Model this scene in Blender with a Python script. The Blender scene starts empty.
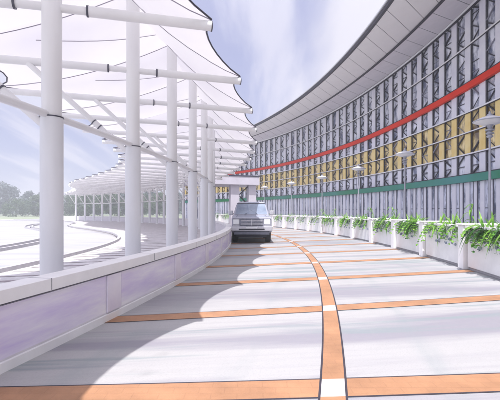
import bpy, math, random
from mathutils import Vector, Matrix, noise
random.seed(7)
H = 1.6                                   # eye height in metres; the plan is laid out in eye heights
CX, CY = -43.5, 11.5                      # centre of the curved driveway, in eye heights
scene = bpy.context.scene
COL = scene.collection
rad = math.radians

def P(r, deg, z=0.0):
    a = rad(deg)
    return Vector(((CX + r*math.cos(a))*H, (CY + r*math.sin(a))*H, z*H))
SK = 0.61                                 # the bays run askew: degrees of turn per eye height of radius
def lerp(a, b, t): return a + (b-a)*t
def interp(x, pts):
    if x <= pts[0][0]: return pts[0][1]
    n = len(pts)
    sl_ = [(pts[i+1][1]-pts[i][1])/(pts[i+1][0]-pts[i][0]) for i in range(n-1)]
    tg = [sl_[0]]+[(sl_[i-1]+sl_[i])/2 for i in range(1, n-1)]+[sl_[-1]]
    for i in range(n-1):
        (x0, y0), (x1, y1) = pts[i], pts[i+1]
        if x <= x1:
            h_ = x1-x0; t = (x-x0)/h_
            return (2*t**3-3*t*t+1)*y0+(t**3-2*t*t+t)*h_*tg[i]+(3*t*t-2*t**3)*y1+(t**3-t*t)*h_*tg[i+1]
    return pts[-1][1]

# ------------------------------------------------------------------ materials
def new_mat(name):
    m = bpy.data.materials.new(name); m.use_nodes = True
    nt = m.node_tree
    return m, nt, nt.nodes['Principled BSDF']

def mat(name, col, rough=0.6, var=0.10, scale=3.0, metal=0.0, bump=0.0, bscale=40.0, stretch=(1,1,1), col2=None, spec=0.5):
    m, nt, b = new_mat(name)
    N, L = nt.nodes, nt.links
    tc = N.new('ShaderNodeTexCoord'); mp = N.new('ShaderNodeMapping'); mp.inputs['Scale'].default_value = stretch
    L.new(tc.outputs['Object'], mp.inputs['Vector'])
    nz = N.new('ShaderNodeTexNoise'); nz.inputs['Scale'].default_value = scale; nz.inputs['Detail'].default_value = 6
    nz.inputs['Roughness'].default_value = 0.65
    L.new(mp.outputs['Vector'], nz.inputs['Vector'])
    rp = N.new('ShaderNodeValToRGB')
    rp.color_ramp.elements[0].position = 0.3; rp.color_ramp.elements[1].position = 0.7
    c2 = col2 if col2 else tuple(min(1, c*(1+var)) for c in col)
    c1 = tuple(c*(1-var) for c in col)
    rp.color_ramp.elements[0].color = (*c1, 1); rp.color_ramp.elements[1].color = (*c2, 1)
    L.new(nz.outputs['Fac'], rp.inputs['Fac']); L.new(rp.outputs['Color'], b.inputs['Base Color'])
    b.inputs['Roughness'].default_value = rough; b.inputs['Metallic'].default_value = metal
    b.inputs['Specular IOR Level'].default_value = spec
    if bump:
        n2 = N.new('ShaderNodeTexNoise'); n2.inputs['Scale'].default_value = bscale; n2.inputs['Detail'].default_value = 4
        L.new(tc.outputs['Object'], n2.inputs['Vector'])
        bp = N.new('ShaderNodeBump'); bp.inputs['Strength'].default_value = bump; bp.inputs['Distance'].default_value = 0.02
        L.new(n2.outputs['Fac'], bp.inputs['Height']); L.new(bp.outputs['Normal'], b.inputs['Normal'])
    return m

def paving_mat(name, base, wash, wash2, amount=1.0, tracks=0.0):
    """pale concrete with long sweeping cleaning streaks running across the lane (UV: x along the lane, y across)"""
    m, nt, b = new_mat(name); N, L = nt.nodes, nt.links
    uv = N.new('ShaderNodeUVMap'); uv.uv_map = 'lane'
    def streak(sx, sy, rot, lo, hi, seed):
        mp = N.new('ShaderNodeMapping'); mp.inputs['Scale'].default_value = (sx, sy, 1)
        mp.inputs['Rotation'].default_value = (0, 0, rot); mp.inputs['Location'].default_value = (seed, seed*1.7, 0)
        L.new(uv.outputs['UV'], mp.inputs['Vector'])
        nz = N.new('ShaderNodeTexNoise'); nz.inputs['Scale'].default_value = 1; nz.inputs['Detail'].default_value = 5
        nz.inputs['Roughness'].default_value = 0.6; nz.inputs['Distortion'].default_value = 0.35
        L.new(mp.outputs['Vector'], nz.inputs['Vector'])
        mr = N.new('ShaderNodeMapRange'); mr.inputs['From Min'].default_value = lo; mr.inputs['From Max'].default_value = hi
        L.new(nz.outputs['Fac'], mr.inputs['Value']); return mr.outputs['Result']
    def mix(f, a, c):
        mx = N.new('ShaderNodeMix'); mx.data_type = 'RGBA'
        if isinstance(f, float): mx.inputs['Factor'].default_value = f
        else: L.new(f, mx.inputs['Factor'])
        for s, v in (('A', a), ('B', c)):
            if isinstance(v, tuple): mx.inputs[s].default_value = (*v, 1)
            else: L.new(v, mx.inputs[s])
        return mx.outputs['Result']
    def mul(f, k):
        mm = N.new('ShaderNodeMath'); mm.operation = 'MULTIPLY'; L.new(f, mm.inputs[0]); mm.inputs[1].default_value = k; return mm.outputs[0]
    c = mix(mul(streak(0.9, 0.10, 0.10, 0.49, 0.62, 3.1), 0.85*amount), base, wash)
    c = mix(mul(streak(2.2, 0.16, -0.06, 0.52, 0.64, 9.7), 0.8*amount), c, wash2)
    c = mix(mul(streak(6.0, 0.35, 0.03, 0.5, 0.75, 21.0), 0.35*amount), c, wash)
    c = mix(mul(streak(9.0, 9.0, 0.0, 0.45, 0.8, 5.0), 0.22), c, tuple(x*0.8 for x in base))
    def spots(sc_, lo, hi, seed):
        mp = N.new('ShaderNodeMapping'); mp.inputs['Location'].default_value = (seed, seed, 0); L.new(uv.outputs['UV'], mp.inputs['Vector'])
        nz = N.new('ShaderNodeTexNoise'); nz.inputs['Scale'].default_value = sc_; nz.inputs['Detail'].default_value = 3; L.new(mp.outputs['Vector'], nz.inputs['Vector'])
        mr = N.new('ShaderNodeMapRange'); mr.inputs['From Min'].default_value = lo; mr.inputs['From Max'].default_value = hi; L.new(nz.outputs['Fac'], mr.inputs['Value']); return mr.outputs['Result']
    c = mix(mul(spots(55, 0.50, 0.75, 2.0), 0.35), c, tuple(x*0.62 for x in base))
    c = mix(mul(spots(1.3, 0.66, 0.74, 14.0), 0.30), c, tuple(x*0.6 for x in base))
    sp = N.new('ShaderNodeSeparateXYZ'); L.new(uv.outputs['UV'], sp.inputs[0])
    for yy in (-2.6, -1.1, 0.95, 2.5):
        d = N.new('ShaderNodeMath'); d.operation = 'SUBTRACT'; L.new(sp.outputs['Y'], d.inputs[0]); d.inputs[1].default_value = yy
        ab = N.new('ShaderNodeMath'); ab.operation = 'ABSOLUTE'; L.new(d.outputs[0], ab.inputs[0])
        mr = N.new('ShaderNodeMapRange'); mr.interpolation_type = 'SMOOTHSTEP'; mr.inputs['From Min'].default_value = 0.22; mr.inputs['From Max'].default_value = 0.05; L.new(ab.outputs[0], mr.inputs['Value'])
        mm = N.new('ShaderNodeMath'); mm.operation = 'MULTIPLY'; L.new(mr.outputs['Result'], mm.inputs[0]); L.new(streak(0.5, 3.0, 0, 0.42, 0.7, 30+yy), mm.inputs[1])
        c = mix(mul(mm.outputs[0], 0.30*tracks), c, wash2)
    L.new(c, b.inputs['Base Color']); b.inputs['Roughness'].default_value = 0.62
    tc = N.new('ShaderNodeTexCoord'); n2 = N.new('ShaderNodeTexNoise'); n2.inputs['Scale'].default_value = 30; n2.inputs['Detail'].default_value = 5
    L.new(tc.outputs['Object'], n2.inputs['Vector'])
    bp = N.new('ShaderNodeBump'); bp.inputs['Strength'].default_value = 0.15; bp.inputs['Distance'].default_value = 0.01
    L.new(n2.outputs['Fac'], bp.inputs['Height']); L.new(bp.outputs['Normal'], b.inputs['Normal'])
    return m

def fabric_mat():
    m, nt, b = new_mat('tent_fabric'); N, L = nt.nodes, nt.links
    out = N['Material Output']
    b.inputs['Base Color'].default_value = (0.80, 0.79, 0.82, 1); b.inputs['Roughness'].default_value = 0.55
    tc = N.new('ShaderNodeTexCoord'); nz = N.new('ShaderNodeTexNoise'); nz.inputs['Scale'].default_value = 0.35; nz.inputs['Detail'].default_value = 5
    L.new(tc.outputs['Object'], nz.inputs['Vector'])
    rp = N.new('ShaderNodeValToRGB'); rp.color_ramp.elements[0].position = 0.35; rp.color_ramp.elements[1].position = 0.7
    rp.color_ramp.elements[0].color = (0.66, 0.64, 0.72, 1); rp.color_ramp.elements[1].color = (0.87, 0.865, 0.87, 1)  # lilac patches put some grey-violet shading into the fabric colour
    L.new(nz.outputs['Fac'], rp.inputs['Fac']); L.new(rp.outputs['Color'], b.inputs['Base Color'])
    tr = N.new('ShaderNodeBsdfTranslucent'); tr.inputs['Color'].default_value = (0.80, 0.78, 0.82, 1)
    mx = N.new('ShaderNodeMixShader'); mx.inputs[0].default_value = 0.27
    L.new(b.outputs[0], mx.inputs[1]); L.new(tr.outputs[0], mx.inputs[2]); L.new(mx.outputs[0], out.inputs['Surface'])
    return m

def leaf_mat(name, c1, c2, trans=0.25, scale=6.0):
    m, nt, b = new_mat(name); N, L = nt.nodes, nt.links
    out = N['Material Output']
    tc = N.new('ShaderNodeTexCoord'); nz = N.new('ShaderNodeTexNoise'); nz.inputs['Scale'].default_value = scale; nz.inputs['Detail'].default_value = 4
    L.new(tc.outputs['Object'], nz.inputs['Vector'])
    rp = N.new('ShaderNodeValToRGB'); rp.color_ramp.elements[0].position = 0.35; rp.color_ramp.elements[1].position = 0.65
    rp.color_ramp.elements[0].color = (*c1, 1); rp.color_ramp.elements[1].color = (*c2, 1)
    L.new(nz.outputs['Fac'], rp.inputs['Fac']); L.new(rp.outputs['Color'], b.inputs['Base Color'])
    b.inputs['Roughness'].default_value = 0.5
    tr = N.new('ShaderNodeBsdfTranslucent'); L.new(rp.outputs['Color'], tr.inputs['Color'])
    mx = N.new('ShaderNodeMixShader'); mx.inputs[0].default_value = trans
    L.new(b.outputs[0], mx.inputs[1]); L.new(tr.outputs[0], mx.inputs[2]); L.new(mx.outputs[0], out.inputs['Surface'])
    return m

M = {}
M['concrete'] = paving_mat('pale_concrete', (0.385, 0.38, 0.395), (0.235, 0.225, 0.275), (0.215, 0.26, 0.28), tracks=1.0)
M['plaza'] = paving_mat('plaza_concrete', (0.385, 0.385, 0.40), (0.29, 0.285, 0.335), (0.30, 0.32, 0.345), 0.9)
M['walk'] = paving_mat('walk_concrete', (0.56, 0.55, 0.57), (0.44, 0.43, 0.48), (0.46, 0.48, 0.50), 0.8)
M['ground'] = mat('ground_concrete', (0.55, 0.56, 0.56), 0.8, 0.12, 0.15)
M['lawn'] = mat('dry_pale_grass', (0.25, 0.29, 0.20), 0.9, 0.25, 0.3)
M['paver'] = mat('dark_paver', (0.30, 0.26, 0.28), 0.7, 0.35, 5.0, bump=0.2)
M['paverlight'] = mat('light_paver', (0.60, 0.58, 0.60), 0.7, 0.2, 3.0, bump=0.2)
M['orange'] = mat('orange_paver', (0.385, 0.20, 0.11), 0.65, 0.20, 1.6, bump=0.2, bscale=60)
def paver_joints(m, bs):
    nt = m.node_tree; N, L = nt.nodes, nt.links; b = N['Principled BSDF']
    src = b.inputs['Base Color'].links[0].from_socket
    tc = N.new('ShaderNodeTexCoord'); br = N.new('ShaderNodeTexBrick'); L.new(tc.outputs['Object'], br.inputs['Vector'])
    br.inputs['Scale'].default_value = bs; br.inputs['Mortar Size'].default_value = 0.012; br.inputs['Mortar Smooth'].default_value = 0.3
    br.inputs['Color1'].default_value = (1, 1, 1, 1); br.inputs['Color2'].default_value = (0.86, 0.86, 0.88, 1); br.inputs['Mortar'].default_value = (0.62, 0.62, 0.64, 1)
    mx = N.new('ShaderNodeMix'); mx.data_type = 'RGBA'; mx.blend_type = 'MULTIPLY'; mx.inputs['Factor'].default_value = 0.32
    L.new(src, mx.inputs['A']); L.new(br.outputs['Color'], mx.inputs['B']); L.new(mx.outputs['Result'], b.inputs['Base Color'])
paver_joints(M['orange'], 2.2)
M['whitepaver'] = mat('white_paver', (0.50, 0.49, 0.50), 0.6, 0.06, 4.0)
M['joint'] = mat('dark_joint', (0.035, 0.03, 0.045), 0.8, 0.3, 8.0)
M['kerb'] = mat('kerb_stone', (0.42, 0.41, 0.44), 0.7, 0.12, 6.0, bump=0.2)
M['steel'] = mat('white_painted_steel', (0.80, 0.80, 0.81), 0.35, 0.05, 2.0, stretch=(1, 1, 0.25))
M['sleeve'] = mat('pale_steel_sleeve', (0.74, 0.75, 0.78), 0.38, 0.06, 2.0, stretch=(1, 1, 0.25))
M['collar'] = mat('dark_collar', (0.10, 0.10, 0.13), 0.4, 0.1, 5.0, metal=0.5)
M['fabric'] = fabric_mat()
M['seam'] = mat('dark_edge_cable', (0.05, 0.045, 0.07), 0.5, 0.1, 5.0)
M['seamlight'] = mat('grey_fabric_seam', (0.30, 0.28, 0.34), 0.6, 0.1, 5.0)
M['coping'] = mat('white_coping', (0.85, 0.84, 0.86), 0.5, 0.05, 2.5, bump=0.1)
M['parapet'] = mat('parapet_render', (0.76, 0.74, 0.79), 0.6, 0.07, 2.5, bump=0.1)
M['lavender'] = mat('lavender_panel', (0.64, 0.53, 0.86), 0.45, 0.06, 0.9, stretch=(0.5, 0.5, 4.0), col2=(0.90, 0.88, 0.93))
M['lavpost'] = mat('pale_lavender_post', (0.76, 0.70, 0.86), 0.5, 0.06, 1.5, col2=(0.86, 0.83, 0.90))
M['portal'] = mat('grey_lilac_portal', (0.56, 0.54, 0.62), 0.55, 0.08, 1.2)
M['fin'] = mat('pale_facade_fin', (0.74, 0.74, 0.86), 0.4, 0.08, 1.2, col2=(0.82, 0.82, 0.88))
M['finyellow'] = mat('yellow_facade_panel', (0.86, 0.62, 0.19), 0.45, 0.08, 1.2, col2=(0.88, 0.72, 0.34))
M['mullion'] = mat('dark_mullion', (0.06, 0.06, 0.10), 0.4, 0.2, 4.0)
M['truss'] = mat('dark_truss_steel', (0.022, 0.02, 0.035), 0.5, 0.2, 4.0)
M['trussgrey'] = mat('grey_truss_steel', (0.25, 0.25, 0.32), 0.5, 0.2, 4.0)
M['rail'] = mat('white_transom', (0.82, 0.82, 0.85), 0.4, 0.05, 2.0)
M['green'] = mat('green_band', (0.025, 0.26, 0.07), 0.6, 0.15, 0.12, col2=(0.10, 0.30, 0.31), spec=0.2)
M['red'] = mat('red_band', (0.74, 0.035, 0.012), 0.6, 0.12, 0.4, spec=0.2)
M['soffit'] = mat('pale_soffit', (0.90, 0.89, 0.90), 0.5, 0.02, 1.5)
M['soffit2'] = mat('lilac_soffit', (0.84, 0.81, 0.86), 0.5, 0.04, 1.5)
M['roof'] = mat('roof_sheet', (0.45, 0.45, 0.48), 0.5, 0.08, 0.6)
M['planter'] = mat('white_planter_render', (0.80, 0.80, 0.82), 0.55, 0.08, 1.6, bump=0.12)
M['soil'] = mat('planter_soil', (0.05, 0.035, 0.025), 0.95, 0.3, 12.0)
M['lampmetal'] = mat('blue_grey_lamp_metal', (0.33, 0.34, 0.40), 0.4, 0.1, 4.0, metal=0.1)
M['lampwhite'] = mat('white_lamp_saucer', (0.74, 0.74, 0.78), 0.35, 0.05, 4.0)
M['body'] = mat('lavender_grey_paint', (0.33, 0.34, 0.42), 0.22, 0.04, 1.5)
M['chrome'] = mat('pale_bumper', (0.52, 0.52, 0.57), 0.25, 0.05, 3.0, metal=0.4)
M['carglass'] = mat('car_glass', (0.10, 0.14, 0.22), 0.06, 0.15, 1.0, col2=(0.30, 0.36, 0.48), spec=0.9)
M['tyre'] = mat('tyre_rubber', (0.025, 0.025, 0.03), 0.8, 0.2, 8.0)
M['grille'] = mat('grille_grey', (0.16, 0.17, 0.22), 0.4, 0.2, 8.0, metal=0.3)
M['headlamp'] = mat('headlamp_lens', (0.72, 0.74, 0.78), 0.1, 0.05, 5.0, spec=0.8)
M['undercar'] = mat('underbody', (0.03, 0.03, 0.045), 0.8, 0.2, 4.0)
M['leaf'] = leaf_mat('fresh_leaf', (0.09, 0.30, 0.025), (0.30, 0.54, 0.09), 0.4, 5.0)
M['leafdark'] = leaf_mat('dark_leaf', (0.015, 0.06, 0.02), (0.06, 0.17, 0.035), 0.25, 5.0)
M['flower'] = leaf_mat('blue_grey_flower', (0.20, 0.24, 0.34), (0.50, 0.54, 0.60), 0.3, 9.0)
M['crown'] = leaf_mat('tree_leaf', (0.060, 0.10, 0.065), (0.12, 0.17, 0.09), 0.25, 0.9)
M['crownblue'] = leaf_mat('bluish_tree_leaf', (0.070, 0.10, 0.115), (0.12, 0.155, 0.16), 0.25, 0.9)
M['bark'] = mat('bark', (0.10, 0.075, 0.06), 0.9, 0.3, 4.0, bump=0.3)
M['hill'] = mat('wooded_hill', (0.07, 0.11, 0.08), 0.95, 0.3, 0.05)

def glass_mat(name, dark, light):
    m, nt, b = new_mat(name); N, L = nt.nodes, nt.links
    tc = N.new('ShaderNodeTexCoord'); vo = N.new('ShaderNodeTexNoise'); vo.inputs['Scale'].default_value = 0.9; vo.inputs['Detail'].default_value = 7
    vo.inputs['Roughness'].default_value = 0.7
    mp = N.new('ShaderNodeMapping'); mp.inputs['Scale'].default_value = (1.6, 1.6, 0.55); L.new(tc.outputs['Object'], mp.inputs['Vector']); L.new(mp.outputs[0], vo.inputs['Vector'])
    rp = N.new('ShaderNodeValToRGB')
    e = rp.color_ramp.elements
    e[0].position = 0.41; e[0].color = (*dark, 1); e[1].position = 0.55; e[1].color = (*light, 1)  # light and dark noise patches paint reflections into the opaque glass colour
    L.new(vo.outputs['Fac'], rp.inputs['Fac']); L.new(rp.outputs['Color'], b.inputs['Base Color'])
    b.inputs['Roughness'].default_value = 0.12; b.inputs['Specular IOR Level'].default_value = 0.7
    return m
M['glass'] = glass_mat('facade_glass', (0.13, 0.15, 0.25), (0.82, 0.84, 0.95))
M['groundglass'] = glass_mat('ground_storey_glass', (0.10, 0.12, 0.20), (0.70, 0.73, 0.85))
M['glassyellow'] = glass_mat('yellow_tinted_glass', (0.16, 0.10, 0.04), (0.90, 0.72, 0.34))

# ------------------------------------------------------------------ mesh builder
class MB:
    def __init__(s): s.v = []; s.f = []; s.mi = []; s.mats = []; s.uv = None
    def m(s, mt):
        if mt not in s.mats: s.mats.append(mt)
        return s.mats.index(mt)
    def add(s, vs, fs, mt):
        o = len(s.v); s.v += [Vector(v) for v in vs]; k = s.m(mt)
        for f in fs: s.f.append(tuple(i+o for i in f)); s.mi.append(k)
        return s
    def hexa(s, c, mt):       # 8 corners: bottom ring 0-3, top ring 4-7
        return s.add(c, [(3,2,1,0),(4,5,6,7),(0,1,5,4),(1,2,6,5),(2,3,7,6),(3,0,4,7)], mt)
    def box(s, x0, x1, y0, y1, z0, z1, mt):
        return s.hexa([(x0,y0,z0),(x1,y0,z0),(x1,y1,z0),(x0,y1,z0),(x0,y0,z1),(x1,y0,z1),(x1,y1,z1),(x0,y1,z1)], mt)
    def tube(s, a, b, r0, mt, r1=None, n=14, caps=True):
        a = Vector(a); b = Vector(b); r1 = r0 if r1 is None else r1
        d = (b-a).normalized(); u = d.orthogonal().normalized(); w = d.cross(u)
        vs = []
        for p, r in ((a, r0), (b, r1)):
            for i in range(n):
                t = 2*math.pi*i/n; vs.append(p + u*(r*math.cos(t)) + w*(r*math.sin(t)))
        fs = [(i, (i+1) % n, n+(i+1) % n, n+i) for i in range(n)]
        if caps: fs += [tuple(range(n-1, -1, -1)), tuple(range(n, 2*n))]
        return s.add(vs, fs, mt)
    def path(s, pts, r, mt, n=8):
        pts = [Vector(p) for p in pts]; vs = []; fs = []
        for k, p in enumerate(pts):
            d = (pts[min(k+1, len(pts)-1)] - pts[max(k-1, 0)]).normalized()
            u = d.cross(Vector((0, 0, 1)));
            if u.length < 1e-4: u = Vector((1, 0, 0))
            u.normalize(); w = u.cross(d)
            rr = r if not callable(r) else r(k/(len(pts)-1))
            for i in range(n):
                t = 2*math.pi*i/n; vs.append(p + u*(rr*math.cos(t)) + w*(rr*math.sin(t)))
        for k in range(len(pts)-1):
            for i in range(n): fs.append((k*n+i, k*n+(i+1) % n, (k+1)*n+(i+1) % n, (k+1)*n+i))
        fs += [tuple(range(n-1, -1, -1)), tuple(range((len(pts)-1)*n, len(pts)*n))]
        return s.add(vs, fs, mt)
    def lathe(s, c, prof, mt, n=24):
        c = Vector(c); vs = []; fs = []
        for r, z in prof:
            for i in range(n):
                t = 2*math.pi*i/n; vs.append(c + Vector((r*math.cos(t), r*math.sin(t), z)))
        for k in range(len(prof)-1):
            for i in range(n): fs.append((k*n+i, k*n+(i+1) % n, (k+1)*n+(i+1) % n, (k+1)*n+i))
        return s.add(vs, fs, mt)
    def arc(s, r0, r1, z0, z1, t0, t1, mt, n=None, skew=False):
        """curved solid bar; z0/z1 numbers or functions of angle (eye heights)"""
        n = n or max(2, int((t1-t0)/0.6)); vs = []
        fz = lambda z, t: z(t) if callable(z) else z
        for i in range(n+1):
            t = lerp(t0, t1, i/n)
            k = (lambda r: t + SK*(r-r0)) if skew else (lambda r: t)
            vs += [P(r0, k(r0), fz(z0, t)), P(r1, k(r1), fz(z0, t)), P(r1, k(r1), fz(z1, t)), P(r0, k(r0), fz(z1, t))]
        fs = []
        for i in range(n):
            a = i*4; b = a+4
            for j in range(4): fs.append((a+j, b+j, b+(j+1) % 4, a+(j+1) % 4))
        fs += [(0, 1, 2, 3), (n*4+3, n*4+2, n*4+1, n*4)]
        return s.add(vs, fs, mt)
    def build(s, name, parent=None, smooth=False, bevel=0.0):
        me = bpy.data.meshes.new(name); me.from_pydata([tuple(v) for v in s.v], [], s.f)
        for m_ in s.mats: me.materials.append(M[m_])
        me.polygons.foreach_set('material_index', s.mi)
        if smooth: me.polygons.foreach_set('use_smooth', [True]*len(me.polygons))
        me.update()
        import bmesh
        bm = bmesh.new(); bm.from_mesh(me); bmesh.ops.recalc_face_normals(bm, faces=bm.faces); bm.to_mesh(me); bm.free()
        if smooth:
            try: me.set_sharp_from_angle(angle=rad(40))
            except Exception: pass
        o = bpy.data.objects.new(name, me); COL.objects.link(o)
        if parent:
            o.parent = parent
            o.matrix_parent_inverse = parent.matrix_basis.inverted()
        if bevel:
            b = o.modifiers.new('Bevel', 'BEVEL'); b.width = bevel; b.segments = 2; b.limit_method = 'ANGLE'; b.angle_limit = rad(35)
        return o

def sheet(name, r0, r1, t0, t1, z, mt, nr=2, step=0.6, fr0=None, fr1=None):
    """flat curved sheet with a lane UV map (x along, y across)"""
    n = int((t1-t0)/step); vs = []; uvs = []; fs = []
    for i in range(n+1):
        t = lerp(t0, t1, i/n)
        a = fr0(t) if fr0 else r0; b = fr1(t) if fr1 else r1
        for j in range(nr+1):
            r = lerp(a, b, j/nr); vs.append(P(r, t, z)); uvs.append((rad(t)*45*H - 0.35*(r-45)*H, (r-45)*H))
    for i in range(n):
        for j in range(nr):
            q = i*(nr+1)+j; fs.append((q, q+1, q+nr+2, q+nr+1))
    me = bpy.data.meshes.new(name); me.from_pydata([tuple(v) for v in vs], [], fs); me.materials.append(M[mt])
    ul = me.uv_layers.new(name='lane')
    for lp in me.loops: ul.data[lp.index].uv = uvs[lp.vertex_index]
    for p in me.polygons:
        if p.normal.z < 0: p.flip()
    me.update()
    o = bpy.data.objects.new(name, me); COL.objects.link(o); o['kind'] = 'structure'
    return o

def empty(name, loc, label, cat, group=None, rotz=0):
    o = bpy.data.objects.new(name, None); COL.objects.link(o); o.location = loc; o.rotation_euler = (0, 0, rotz)
    o.empty_display_size = 0.3
    o.matrix_basis = Matrix.Translation(Vector(loc)) @ Matrix.Rotation(rotz, 4, 'Z')
    o['label'] = label; o['category'] = cat
    if group: o['group'] = group
    return o
def struct(o): o['kind'] = 'structure'; return o
def copy_tree(o, name=None, parent=None):
    c = o.copy(); COL.objects.link(c)
    if parent: c.parent = parent
    for ch in list(o.children): copy_tree(ch, None, c)
    return c

# ------------------------------------------------------------------ plan functions
R_ROAD_IN, R_ROAD_OUT, R_LINE = 42.92, 47.5, 44.93
R_COL, R_TIP, R_WALL = 42.25, 43.68, 52.0
def r_in(t): return interp(t, [(-14, 39.9), (-5.5, 39.6), (4, 38.9), (10, 37.9), (16, 36.6), (25, 35.1), (33, 35.3), (42, 37.2), (50, 38.8), (58, 40.4), (75, 41.0)])
def tt(t): return max(0.0, min(1.25, (32-t)/32))**2

# ------------------------------------------------------------------ ground, road, paving
g = MB(); g.add([(-1500, -1500, -0.30), (1500, -1500, -0.30), (1500, 1500, -0.30), (-1500, 1500, -0.30)], [(0, 1, 2, 3)], 'lawn')
struct(g.build('ground'))
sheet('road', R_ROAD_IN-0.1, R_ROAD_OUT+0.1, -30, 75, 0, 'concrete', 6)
sheet('pavement', R_ROAD_OUT+0.05, R_WALL+2, -30, 75, 0.012, 'walk', 2)
sheet('walkway', 0, 0, -30, 75, 0.004, 'paverlight', 2, fr0=lambda t: r_in(t), fr1=lambda t: R_ROAD_IN-0.05)
sheet('plaza', 0, 0, -40, 120, -0.01, 'plaza', 6, step=1.0, fr0=lambda t: 12, fr1=lambda t: r_in(t)+0.3)

# dark courses laid in the walkway under the canopy
w = MB()
k = -12
while k < 70:
    for dz in range(3):
        t = k + dz*0.8
        a, b = r_in(t)+0.25, R_ROAD_IN-0.35
        vs = []; wd = 0.22 if dz == 0 else 0.10
        for r in (a, b):
            vs += [P(r, t+SK*(r-R_COL), 0.0075), P(r, t+wd+SK*(r-R_COL), 0.0075)]
        w.add(vs, [(0, 1, 3, 2)], 'paver')
    k += 2.4
struct(w.build('paving_courses'))

# orange inlaid bands across the road, the curved centre line, white blocks where they meet
m = MB(); jt = MB(); wb = MB()
zb, zl, zw, zj = 0.003, 0.003, 0.003, 0.003
bw = 0.23
bsk = lambda t: 0.36 if t < -11.5 else 0.52       # the nearest bands lie squarer across the road
def flat(mb, r0, r1, ta, tb, z, mt, n=4, skew=True):
    """strip between angles ta..tb measured at R_ROAD_IN, from radius r0 to r1, following the askew direction"""
    vs = []
    for i in range(n+1):
        r = lerp(r0, r1, i/n); s = bsk(ta)*(r-R_ROAD_IN)
        vs += [P(r, ta+s, z), P(r, tb+s, z)]
    mb.add(vs, [(2*i, 2*i+2, 2*i+3, 2*i+1) for i in range(n)], mt)
hw = 0.066
band_t = [-10.45+2.4*k+(0.28 if k < 0 else 0) for k in range(-6, 31)]
hb = math.degrees(bw/2/44.5)
jw = 0.013; ja = math.degrees(jw/44.5)
for t in band_t:
    flat(m, R_ROAD_IN, R_LINE-hw-jw, t-hb, t+hb, zb, 'orange'); flat(m, R_LINE+hw+jw, R_ROAD_OUT, t-hb, t+hb, zb, 'orange')
    flat(m, R_LINE-hw, R_LINE+hw, t-hb, t+hb, zb, 'whitepaver')
    for s in (-1, 1):
        e = t+s*(hb+ja*0.5)
        flat(m, R_ROAD_IN, R_LINE-hw-jw, e-ja*0.5, e+ja*0.5, zb, 'joint'); flat(m, R_LINE+hw+jw, R_ROAD_OUT, e-ja*0.5, e+ja*0.5, zb, 'joint')
for t, t2 in zip(band_t, band_t[1:]):
    n = 6
    vs = []
    dr = R_LINE-R_ROAD_IN; k0, k1 = bsk(t), bsk(t2)
    for i in range(n+1):
        vs += [P(R_LINE-hw, lerp(t+hb+k0*(dr-hw), t2-hb+k1*(dr-hw), i/n), zl), P(R_LINE+hw, lerp(t+hb+k0*(dr+hw), t2-hb+k1*(dr+hw), i/n), zl)]
    m.add(vs, [(2*i, 2*i+2, 2*i+3, 2*i+1) for i in range(n)], 'orange')
n = 300
for r in (R_LINE-hw-jw, R_LINE+hw):
    vs = []
    for i in range(n+1):
        a = lerp(-24, 62, i/n); vs += [P(r, a, zl), P(r+jw, a, zl)]
    m.add(vs, [(2*i, 2*i+2, 2*i+3, 2*i+1) for i in range(n)], 'joint')
struct(m.build('road_marking'))

# kerbs of the inner drives on the left
def kerb(fr, t0, t1, w_=0.12, z=0.075):
    q = MB(); n = int((t1-t0)/0.8); vs = []
    for i in range(n+1):
        t = lerp(t0, t1, i/n); r = fr(t)
        vs += [P(r, t, -0.02), P(r+w_, t, -0.02), P(r+w_-0.012, t, z), P(r+0.012, t, z)]
    fs = []
    for i in range(n):
        a = i*4
        for j in range(4): fs.append((a+j, a+4+j, a+4+(j+1) % 4, a+(j+1) % 4))
    fs += [(0, 1, 2, 3), (n*4+3, n*4+2, n*4+1, n*4)]
    q.add(vs, fs, 'kerb')
    return struct(q.build('kerb'))
def gutter(fr, t0, t1, w_):
    q = MB(); n = int((t1-t0)/0.8); vs = []
    for i in range(n+1):
        t = lerp(t0, t1, i/n); r = fr(t); vs += [P(r, t, -0.0065), P(r+w_, t, -0.0065)]
    q.add(vs, [(2*i, 2*i+2, 2*i+3, 2*i+1) for i in range(n)], 'joint'); return struct(q.build('gutter'))
kerb(lambda t: r_in(t)-0.05, -30, 70)
gutter(lambda t: r_in(t)-0.09, -30, 70, 0.04)
kerb(lambda t: r_in(t)-2.35, -30, 75, 0.10); gutter(lambda t: r_in(t)-2.42, -30, 75, 0.06)
kerb(lambda t: r_in(t)-2.75, -30, 75, 0.06)
kerb(lambda t: 31.0-0.06*max(0, t), -20, 80, 0.10); gutter(lambda t: 31.2-0.06*max(0, t), -20, 80, 0.05)

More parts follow.
